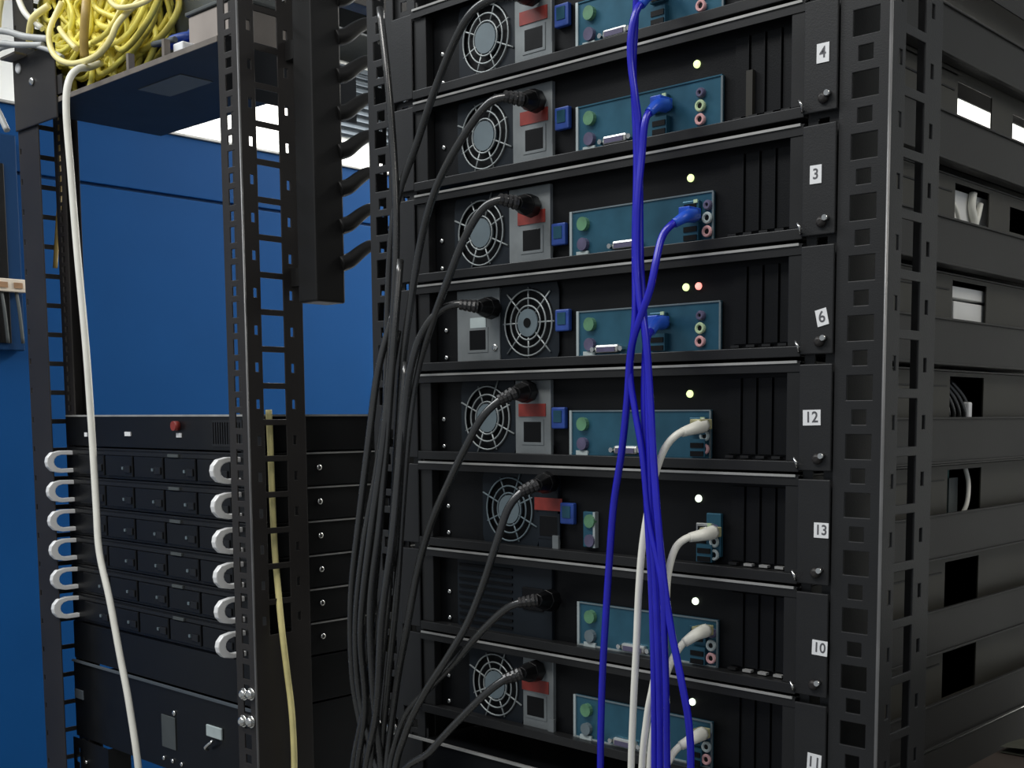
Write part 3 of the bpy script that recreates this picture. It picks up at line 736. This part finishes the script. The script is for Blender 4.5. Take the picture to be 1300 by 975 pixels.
obj('right_bracket', MB().box(-0.3835, -0.3820, 0.003, 0.205, SZ-0.060, SZ+0.010), M_SHELF, sf)
obj('underside_patch', MB().box(-0.650, -0.540, 0.042, 0.090, SZ-0.0008, SZ), M_DEV2, sf, label='grey patch under the shelf')  # thin grey plate, paler than the shelf underside

sw = empty('network_switch', (-0.45, 0.11, SZ+0.0015), 'warm grey box on the shelf next to the left rack post', 'network switch')
obj('case', MB().box(-0.505, -0.402, 0.035, 0.19, SZ+0.0020, SZ+0.062), M_DEV, sw, bevel=0.002)
obj('lid', MB().box(-0.508, -0.400, 0.032, 0.192, SZ+0.0625, SZ+0.067), M_DEV2, sw, bevel=0.001)
obj('connector', MB().box(-0.505, -0.482, 0.012, 0.034, SZ+0.012, SZ+0.024), M_PAPER, sw, bevel=0.002)
mc = empty('media_converter', (-0.64, 0.12, SZ+0.0015), 'slate grey device behind the yellow cables on the shelf', 'network device')
obj('case', MB().box(-0.875, -0.525, 0.092, 0.19, SZ+0.0020, SZ+0.20), M_DEV2, mc, bevel=0.002)
obj('front_panel', MB().box(-0.870, -0.530, 0.0905, 0.0920, SZ+0.008, SZ+0.195), M_DEV2, mc)

def coil(cx, cy, cz, rx, rz, n, r, seed, tilt=0.0):
    rd = random.Random(seed); pts = []
    for k in range(n*10):
        a = 2*math.pi*k/10
        pts.append((cx + rx*(1+rd.uniform(-.12, .12))*math.cos(a), cy + tilt*math.sin(a) + rd.uniform(-.006, .006), cz + rz*(1+rd.uniform(-.12, .12))*math.sin(a)))
    return MB().tube(pts, r, 7, 4)
bcoil = empty('cable_coil', (-0.545, 0.04, SZ+0.0015), 'small bundled coil of blue cable on the shelf', 'cable')
obj('coil', coil(-0.548, 0.055, SZ+0.050, 0.026, 0.012, 4, 0.0055, 5, 0.02), M_BLUEP, bcoil, smooth=True)
obj('coil', coil(-0.540, 0.050, SZ+0.022, 0.030, 0.012, 3, 0.0060, 9, 0.02), M_BOOT, bcoil, smooth=True)
obj('tie', MB().tube([(-0.580, 0.028, SZ+0.042), (-0.550, 0.020, SZ+0.036), (-0.515, 0.022, SZ+0.034)], 0.004, 6, 4), M_LOUV, bcoil, smooth=True)

rd = random.Random(3)
heap = MB()
for k in range(95):
    cx = rd.gauss(-0.765, 0.060); cy = rd.uniform(0.025, 0.085); cz = SZ + 0.092 + rd.gauss(0.02, 0.038) + max(0, -0.10*abs(cx+0.74))
    cz = max(cz, SZ+0.045); cx = min(max(cx, -0.86), -0.655)
    if cx > -0.70: cz = max(cz, SZ+0.115)
    r0 = rd.uniform(0.025, 0.06); a0 = rd.uniform(0, 6.28); tx = rd.uniform(-0.7, 0.7); ty = rd.uniform(-0.7, 0.7)
    pts = []
    for q in range(9):
        a = a0 + q*2*math.pi/7.5
        rr = r0*rd.uniform(0.8, 1.2)
        x, y, zz = rr*math.cos(a), rr*math.sin(a)*ty*0.6, rr*math.sin(a)
        pts.append((cx+x*1.25, min(max(cy+y, 0.006), 0.084), max(cz+zz, SZ+0.012)))
    heap.tube(pts, rd.uniform(0.0034, 0.0046), 6, 4)
obj('tangled_cables', heap, M_YEL, smooth=True, kind='stuff', label='dense tangle of bright yellow patch cables on the shelf', cat='cables')
def cable(name, label, pts, r, mt, cat='cable', group=None):
    return obj(name, MB().tube(pts, r, 8, 6), mt, smooth=True, label=label, cat=cat, group=group)
zz = lambda l: [(a, b, c+Z0) for a, b, c in l]
cable('patch_cable', 'pale yellow cable loop hanging over the shelf front lip', zz([(-0.795, 0.01, 0.275), (-0.795, -0.008, 0.235), (-0.788, -0.012, 0.208), (-0.760, -0.014, 0.185), (-0.715, -0.014, 0.171), (-0.660, -0.012, 0.170), (-0.628, -0.008, 0.184), (-0.617, 0.0, 0.208), (-0.60, 0.02, 0.235), (-0.575, 0.045, 0.262)]), 0.0042, M_YELP, group='loose yellow cables on the shelf')
cable('patch_cable', 'pale cable strand rising straight up beside the left rack post', zz([(-0.936, -0.020, 0.256), (-0.937, -0.016, 0.29), (-0.925, -0.01, 0.34), (-0.92, 0.0, 0.42)]), 0.0050, M_YELP, group='loose yellow cables on the shelf')
cable('patch_cable', 'amber cable strand dropping from the tangle to the shelf lip', zz([(-0.70, 0.0, 0.262), (-0.690, -0.008, 0.235), (-0.697, -0.008, 0.205), (-0.706, -0.004, 0.180)]), 0.0062, M_AMB, group='loose yellow cables on the shelf')
cable('patch_cable', 'thin pale strand slanting across the tangle', zz([(-0.775, -0.004, 0.232), (-0.745, -0.012, 0.214), (-0.712, -0.012, 0.190)]), 0.0038, M_YELP, group='loose yellow cables on the shelf')
cable('patch_cable', 'thin yellow strand arching over the top right of the tangle', zz([(-0.66, 0.01, 0.262), (-0.635, 0.0, 0.238), (-0.605, 0.0, 0.224), (-0.575, 0.02, 0.232), (-0.56, 0.04, 0.262)]), 0.0036, M_YELP, group='loose yellow cables on the shelf')
cable('patch_cable', 'white strand crossing from the upper left down into the tangle', zz([(-0.91, -0.01, 0.34), (-0.885, -0.012, 0.30), (-0.860, -0.012, 0.268), (-0.835, 0.0, 0.245)]), 0.0045, M_WHITEC, group='loose yellow cables on the shelf')
cable('patch_cable', 'pale yellow strand lying along the left shelf bracket', zz([(-0.872, -0.004, 0.226), (-0.852, -0.010, 0.250), (-0.84, -0.008, 0.262), (-0.82, 0.004, 0.275)]), 0.0050, M_YELP, group='loose yellow cables on the shelf')
cable('grey_cable', 'off-white cable looping over the left rack post bracket', zz([(-0.800, -0.008, 0.222), (-0.850, -0.020, 0.233), (-0.895, -0.026, 0.248), (-0.935, -0.030, 0.254), (-0.965, -0.026, 0.243), (-0.978, -0.022, 0.215), (-0.972, -0.018, 0.17), (-0.955, -0.014, 0.14), (-0.944, -0.010, 0.118)]), 0.0048, M_GREYC, group='grey cables on the left post')
cable('grey_cable', 'inner grey cable of the loop on the left rack post', zz([(-0.810, -0.012, 0.215), (-0.860, -0.026, 0.222), (-0.905, -0.032, 0.232), (-0.940, -0.036, 0.236), (-0.958, -0.032, 0.222), (-0.962, -0.028, 0.19), (-0.950, -0.020, 0.158)]), 0.0044, M_GREYC, group='grey cables on the left post')
cable('grey_cable', 'pale cable lying flat along the shelf bracket toward the tangle', zz([(-0.945, -0.030, 0.224), (-0.900, -0.028, 0.226), (-0.850, -0.018, 0.222), (-0.800, -0.012, 0.207), (-0.762, -0.008, 0.190)]), 0.0034, M_GREYC, group='grey cables on the left post')

# ------------------------------------------------------------------ cables (world coordinates; z of the list already above the floor)
PATHS = {
 'pc_T': [(0.1331,0.0000,1.8324), (0.1455,-0.0300,1.8221), (0.1387,-0.0400,1.8198), (0.1157,-0.0450,1.8156), (0.0949,-0.0450,1.8050), (0.0678,-0.0400,1.7836), (0.0373,-0.0350,1.7494), (0.0078,-0.0300,1.7107), (-0.0168,-0.0300,1.6725), (-0.0253,-0.0350,1.6269), (-0.0335,-0.0350,1.5499), (-0.0325,-0.0400,1.4553), (-0.0304,-0.0500,1.3603), (-0.0395,-0.0550,1.2635), (-0.0613,-0.0500,1.1779), (-0.0885,-0.0400,1.0519)],
 'pc_A': [(0.1383,0.0000,1.7366), (0.1514,-0.0300,1.7301), (0.1446,-0.0400,1.7314), (0.1297,-0.0480,1.7276), (0.1060,-0.0500,1.7105), (0.0747,-0.0500,1.6813), (0.0466,-0.0450,1.6524), (0.0229,-0.0400,1.6127), (0.0089,-0.0400,1.5625), (0.0017,-0.0450,1.5091), (-0.0025,-0.0500,1.4397), (0.0015,-0.0600,1.3624), (-0.0047,-0.0650,1.2682), (-0.0255,-0.0600,1.1848), (-0.0570,-0.0500,1.0609)],
 'pc_B': [(0.1315,0.0000,1.6432), (0.1436,-0.0300,1.6408), (0.1365,-0.0420,1.6429), (0.1203,-0.0500,1.6347), (0.1002,-0.0550,1.6081), (0.0760,-0.0550,1.5701), (0.0497,-0.0500,1.5355), (0.0283,-0.0500,1.4929), (0.0200,-0.0550,1.4398), (0.0146,-0.0600,1.3631), (0.0026,-0.0600,1.2684), (-0.0194,-0.0550,1.1767), (-0.0414,-0.0500,1.0642)],
 'pc_C': [(0.0779,0.0000,1.5526), (0.0907,-0.0300,1.5513), (0.0766,-0.0420,1.5536), (0.0578,-0.0500,1.5461), (0.0382,-0.0550,1.5239), (0.0296,-0.0600,1.4941), (0.0205,-0.0600,1.4551), (0.0167,-0.0650,1.3941), (0.0100,-0.0700,1.3170), (-0.0229,-0.0650,1.2344), (-0.0585,-0.0550,1.1458), (-0.0891,-0.0500,1.0542)],
 'pc_D': [(0.1258,0.0000,1.4717), (0.1388,-0.0300,1.4697), (0.1323,-0.0400,1.4640), (0.1175,-0.0500,1.4474), (0.1013,-0.0550,1.4212), (0.0768,-0.0550,1.3867), (0.0514,-0.0550,1.3478), (0.0308,-0.0550,1.3018), (0.0115,-0.0550,1.2371), (-0.0133,-0.0500,1.1686), (-0.0311,-0.0500,1.0664)],
 'pc_E': [(0.1528,0.0000,1.3870), (0.1661,-0.0300,1.3859), (0.1598,-0.0400,1.3811), (0.1504,-0.0500,1.3647), (0.1398,-0.0550,1.3327), (0.1226,-0.0550,1.2947), (0.1007,-0.0550,1.2552), (0.0747,-0.0600,1.2163), (0.0443,-0.0600,1.1809), (0.0077,-0.0550,1.1325), (-0.0184,-0.0500,1.0690)],
 'pc_F': [(0.1551,0.0000,1.2753), (0.1652,-0.0300,1.2799), (0.1547,-0.0400,1.2778), (0.1371,-0.0450,1.2684), (0.1071,-0.0500,1.2418), (0.0736,-0.0500,1.2107), (0.0388,-0.0500,1.1822), (0.0047,-0.0500,1.1512), (-0.0147,-0.0500,1.1152), (-0.0260,-0.0500,1.0674)],
 'pc_G': [(0.1339,0.0000,1.2042), (0.1443,-0.0300,1.2083), (0.1354,-0.0400,1.2035), (0.1170,-0.0500,1.1873), (0.0780,-0.0550,1.1512), (0.0431,-0.0550,1.1190), (-0.0121,-0.0500,1.0704)],
 'bc_1': [(-0.0116,-0.0450,1.5520), (-0.0191,-0.0600,1.4939), (-0.0234,-0.0700,1.4243), (-0.0344,-0.0750,1.3458), (-0.0563,-0.0700,1.2636), (-0.0694,-0.0600,1.1783), (-0.0660,-0.0500,1.1099), (-0.0570,-0.0500,1.0609)],
 'bc_2': [(-0.0061,-0.0450,1.5325), (-0.0052,-0.0600,1.4706), (-0.0121,-0.0700,1.3935), (-0.0277,-0.0750,1.3226), (-0.0493,-0.0700,1.2400), (-0.0594,-0.0600,1.1632), (-0.0507,-0.0500,1.0959), (-0.0439,-0.0500,1.0637)],
 'bc_3': [(-0.0067,-0.0400,1.6017), (-0.0003,-0.0550,1.5241), (0.0000,-0.0650,1.4398), (-0.0023,-0.0750,1.3476), (-0.0196,-0.0750,1.2600), (-0.0299,-0.0650,1.1687), (-0.0362,-0.0500,1.0653)],
 'bc_4': [(0.0110,-0.0500,1.5010), (0.0186,-0.0650,1.4247), (0.0225,-0.0800,1.3341), (0.0034,-0.0800,1.2474), (-0.0190,-0.0700,1.1551), (-0.0676,-0.0500,1.0587)],
 'bc_5': [(-0.0435,-0.0300,1.8513), (-0.0272,-0.0350,1.7793), (-0.0197,-0.0350,1.7026), (-0.0121,-0.0400,1.6251), (-0.0085,-0.0500,1.5323), (-0.0015,-0.0700,1.4245), (-0.0112,-0.0800,1.3319), (-0.0354,-0.0750,1.2342), (-0.0495,-0.0600,1.1482), (-0.0810,-0.0500,1.0559)],
 'bl_T': [(0.2759,0.0080,1.8060), (0.2863,-0.0200,1.7915), (0.2844,-0.0320,1.7766), (0.2820,-0.0360,1.7570), (0.2820,-0.0360,1.7352), (0.2862,-0.0360,1.7096), (0.2888,-0.0340,1.6814), (0.2914,-0.0360,1.6272), (0.2956,-0.0400,1.5758), (0.3022,-0.0440,1.5306), (0.3081,-0.0460,1.4858), (0.3131,-0.0500,1.4283), (0.3189,-0.0550,1.3710), (0.3240,-0.0550,1.3133), (0.3275,-0.0550,1.2552), (0.3256,-0.0500,1.2014), (0.3220,-0.0450,1.1394)],
 'bl_A': [(0.2881,0.0080,1.7093), (0.2965,-0.0200,1.7021), (0.2954,-0.0300,1.6942), (0.2945,-0.0340,1.6836), (0.2937,-0.0360,1.6615), (0.2938,-0.0420,1.6199), (0.2955,-0.0450,1.5753), (0.3013,-0.0480,1.5430), (0.3095,-0.0500,1.5109), (0.3153,-0.0520,1.4665), (0.3227,-0.0560,1.4095), (0.3309,-0.0600,1.3592), (0.3367,-0.0600,1.3150), (0.3441,-0.0600,1.2774), (0.3554,-0.0600,1.2341), (0.3590,-0.0550,1.1984), (0.3573,-0.0500,1.1481)],
 'bl_B': [(0.3183,0.0080,1.6157), (0.3261,-0.0200,1.6096), (0.3208,-0.0320,1.6019), (0.3159,-0.0380,1.5917), (0.3158,-0.0460,1.5703), (0.3134,-0.0500,1.5496), (0.3045,-0.0520,1.5268), (0.2955,-0.0520,1.5019), (0.2898,-0.0500,1.4604), (0.2840,-0.0500,1.4181), (0.2755,-0.0500,1.3750), (0.2703,-0.0500,1.3213), (0.2659,-0.0500,1.2667), (0.2606,-0.0480,1.2108), (0.2562,-0.0450,1.1256)],
 'bl_C': [(0.2859,0.0080,1.5293), (0.2957,-0.0200,1.5246), (0.3000,-0.0360,1.5132), (0.3024,-0.0420,1.4924), (0.3041,-0.0450,1.4538), (0.3074,-0.0480,1.4153), (0.3117,-0.0500,1.3703), (0.3160,-0.0500,1.3121), (0.3187,-0.0500,1.2533), (0.3182,-0.0480,1.1998), (0.3162,-0.0450,1.1382)],
 'bl_x': [(0.2779,-0.0200,1.8456), (0.2836,-0.0300,1.8044), (0.2796,-0.0280,1.7624), (0.2780,-0.0280,1.7314), (0.2815,-0.0280,1.6613), (0.2865,-0.0360,1.5961), (0.2939,-0.0450,1.5310), (0.2931,-0.0500,1.4860), (0.2998,-0.0520,1.4538), (0.3105,-0.0550,1.4155), (0.3196,-0.0580,1.3648), (0.3358,-0.0620,1.3152), (0.3378,-0.0600,1.2638), (0.3382,-0.0580,1.2116), (0.3332,-0.0500,1.1430)],
 'wh_D': [(0.3312,0.0080,1.4420), (0.3354,-0.0200,1.4383), (0.3314,-0.0340,1.4346), (0.3232,-0.0400,1.4244), (0.3159,-0.0420,1.4076), (0.3086,-0.0420,1.3827), (0.3028,-0.0450,1.3433), (0.3012,-0.0480,1.3039), (0.3004,-0.0500,1.2575), (0.2972,-0.0500,1.2034), (0.2931,-0.0480,1.1341)],
 'wh_E': [(0.3417,0.0080,1.3523), (0.3456,-0.0200,1.3514), (0.3385,-0.0320,1.3492), (0.3310,-0.0380,1.3401), (0.3269,-0.0420,1.3187), (0.3262,-0.0440,1.2928), (0.3222,-0.0460,1.2597), (0.3157,-0.0470,1.2259), (0.3091,-0.0470,1.1947), (0.3019,-0.0450,1.1352)],
 'wh_F': [(0.3345,0.0080,1.2683), (0.3392,-0.0200,1.2674), (0.3329,-0.0300,1.2601), (0.3276,-0.0380,1.2460), (0.3234,-0.0420,1.2288), (0.3192,-0.0440,1.2092), (0.3135,-0.0440,1.1848), (0.3080,-0.0420,1.1358)],
 'wh_G': [(0.3321,0.0080,1.1788), (0.3367,-0.0200,1.1786), (0.3302,-0.0300,1.1727), (0.3249,-0.0360,1.1616), (0.3230,-0.0420,1.1389)],
 'white_l': [(-0.7271,0.0300,1.9411), (-0.6999,0.0000,1.9244), (-0.6755,-0.0300,1.9105), (-0.6706,-0.0450,1.8903), (-0.6702,-0.0500,1.8528), (-0.6644,-0.0500,1.7705), (-0.6559,-0.0500,1.6669), (-0.6426,-0.0500,1.5417), (-0.6363,-0.0500,1.4370), (-0.6220,-0.0550,1.3322), (-0.6085,-0.0600,1.2700), (-0.5856,-0.0600,1.2088), (-0.5638,-0.0600,1.1376), (-0.5421,-0.0600,1.0672), (-0.5231,-0.0600,0.9653)],
 'yellow': [(-0.3520,0.0365,1.4568), (-0.3520,0.0375,1.4180), (-0.3520,0.0385,1.3397), (-0.3520,0.0401,1.2804), (-0.3450,0.0385,1.2335), (-0.3320,0.0338,1.1838), (-0.3280,0.0365,1.1342), (-0.3260,0.0406,1.0837), (-0.3250,0.0419,1.0332), (-0.3250,0.0415,0.9825)],
 'orange': [(-0.9000,0.0507,1.8977), (-0.9000,0.0456,1.8388), (-0.9000,0.0460,1.7922), (-0.9000,0.0397,1.7329), (-0.9000,0.0334,1.6735)],
}
def drop(p, z_end=0.35):
    x, y, z = p[-1]
    return p + [(x, y, z-0.15), (x, y, z_end)]
NUM = {'T': 'the topmost server, cut by the top edge', 'A': 'the server stickered four', 'B': 'the server stickered three', 'C': 'the red-lamp server stickered six', 'D': 'the server stickered twelve',
       'E': 'the shieldless server stickered thirteen', 'F': 'the server stickered ten', 'G': 'the lowest server, stickered eleven'}
for k in 'TABCDEFG':
    p = [Vector(q) for q in PATHS['pc_'+k]]
    pc = empty('power_cable', tuple(p[0]), 'black power cord plugged into ' + NUM[k], 'power cord', 'black power cords of the servers')
    obj('jacket', MB().tube(drop([tuple(q) for q in p[1:]]), 0.0037, 9, 6), M_CORD, pc, smooth=True)
    d = (p[1]-p[0]).normalized(); e = (p[2]-p[1]).normalized()
    pl = MB().cyl(p[0]-d*0.004, p[0]+d*0.012, 0.0112, 0.0100, 8).cyl(p[0]+d*0.012, p[1]-d*0.002, 0.0096, 0.0062, 8)
    body = obj('plug', pl, M_BLACK, pc, smooth=False, bevel=0.001)
    rb = MB().cyl(p[1]-d*0.003, p[1]+e*0.016, 0.0058, 0.0046, 10)
    for q in range(4): rb.cyl(p[1]+e*(0.001+q*0.0042), p[1]+e*(0.0033+q*0.0042), 0.0066-q*0.0004, 0.0062-q*0.0004, 10)
    obj('strain_relief', rb, M_PLUG, body)
BL = ['hanging slack in front of the main rack left post, outermost at left', 'hanging slack beside the outermost loop on the left post', 'running down along the main rack left post from mid height', 'bulging furthest forward in the bundle at the left post', 'running from the top picture edge down the main rack left post']
for i in range(1, 6):
    cable('power_cable', 'black cord ' + BL[i-1], drop(PATHS['bc_%d' % i]), 0.0037, M_CORD, 'power cord', 'loose black cords at the left post')
def net_cable(path, name, label, mt, mboot, mplug, group, r=0.0031):
    p = [Vector(q) for q in path]
    nc = empty(name, tuple(p[0]), label, 'network cable', group)
    obj('jacket', MB().tube(drop([tuple(q) for q in p[1:]], 0.45), r, 9, 6), mt, nc, smooth=True)
    d = (p[1]-p[0]).normalized(); e = (p[2]-p[1]).normalized()
    bt = obj('boot', MB().tube([p[0]+d*0.010, p[1], p[1]+e*0.012], 0.0062, 8, 5, 0.0040), mboot, nc, smooth=True)
    x, y, z = p[0]
    obj('plug', MB().box(x-0.0055, x+0.0055, -0.012, 0.0052, z-0.0045, z+0.0040), mplug, nc, bevel=0.0008)
for k in 'TABC':
    net_cable(PATHS['bl_'+k], 'network_cable', 'royal blue network cable plugged into ' + NUM[k], M_BLUEC, M_BOOT, M_BOOT, 'blue network cables')
cable('network_cable', 'royal blue network cable without visible plug, running down from the top edge', drop(PATHS['bl_x'], 0.45), 0.0028, M_BLUEC, 'network cable', 'blue network cables')
for k in 'DEFG':
    net_cable(PATHS['wh_'+k], 'network_cable', 'off-white network cable plugged into ' + NUM[k], M_WHITEC, M_WHITEC, M_CLEAR, 'white network cables')
cable('hanging_cable', 'long white cable hanging from the shelf across the slim servers', drop(PATHS['white_l']), 0.0046, M_WHITEC, 'cable')
cable('hanging_cable', 'yellow cable running down behind the slotted post of the left rack', drop(PATHS['yellow']), 0.0040, M_YELP, 'cable')
cable('hanging_cable', 'amber strand hanging inside the left post of the left rack', PATHS['orange'], 0.0036, M_AMB, 'cable')

# ------------------------------------------------------------------ lower right corner
bx = empty('carton_box', (0.70, 0.36, 0), 'brown cardboard carton at the lower right beside the main rack', 'box')
obj('body', MB().box(0.507, 0.90, 0.13, 0.56, 0.0, Z0-0.605), M_CARD, bx, bevel=0.003)
obj('flap', MB().box(0.507, 0.90, 0.07, 0.131, Z0-0.609, Z0-0.605), M_CARD, bx)
pp = MB(); n = 14; vs_ = []; rd = random.Random(11)
for i in range(n+1):
    for j in range(n+1):
        u, v = i/n, j/n
        h = 0.05*math.sin(math.pi*u)*math.sin(math.pi*v)*(0.5+rd.random())
        vs_.append((0.512+0.38*u+rd.uniform(-.006, .006), 0.19+0.35*v+rd.uniform(-.006, .006), Z0-0.602+h+rd.uniform(0, 0.006)))
fs_ = [(i*(n+1)+j, (i+1)*(n+1)+j, (i+1)*(n+1)+j+1, i*(n+1)+j+1) for i in range(n) for j in range(n)]
N = len(vs_)
pp.add(vs_ + [(a, b, Z0-0.6040) for a, b, c in vs_], fs_ + [tuple(N+q for q in reversed(f)) for f in fs_])
obj('packing_paper', pp, M_OLIVE, label='crumpled olive grey packing paper on top of the carton', cat='paper')
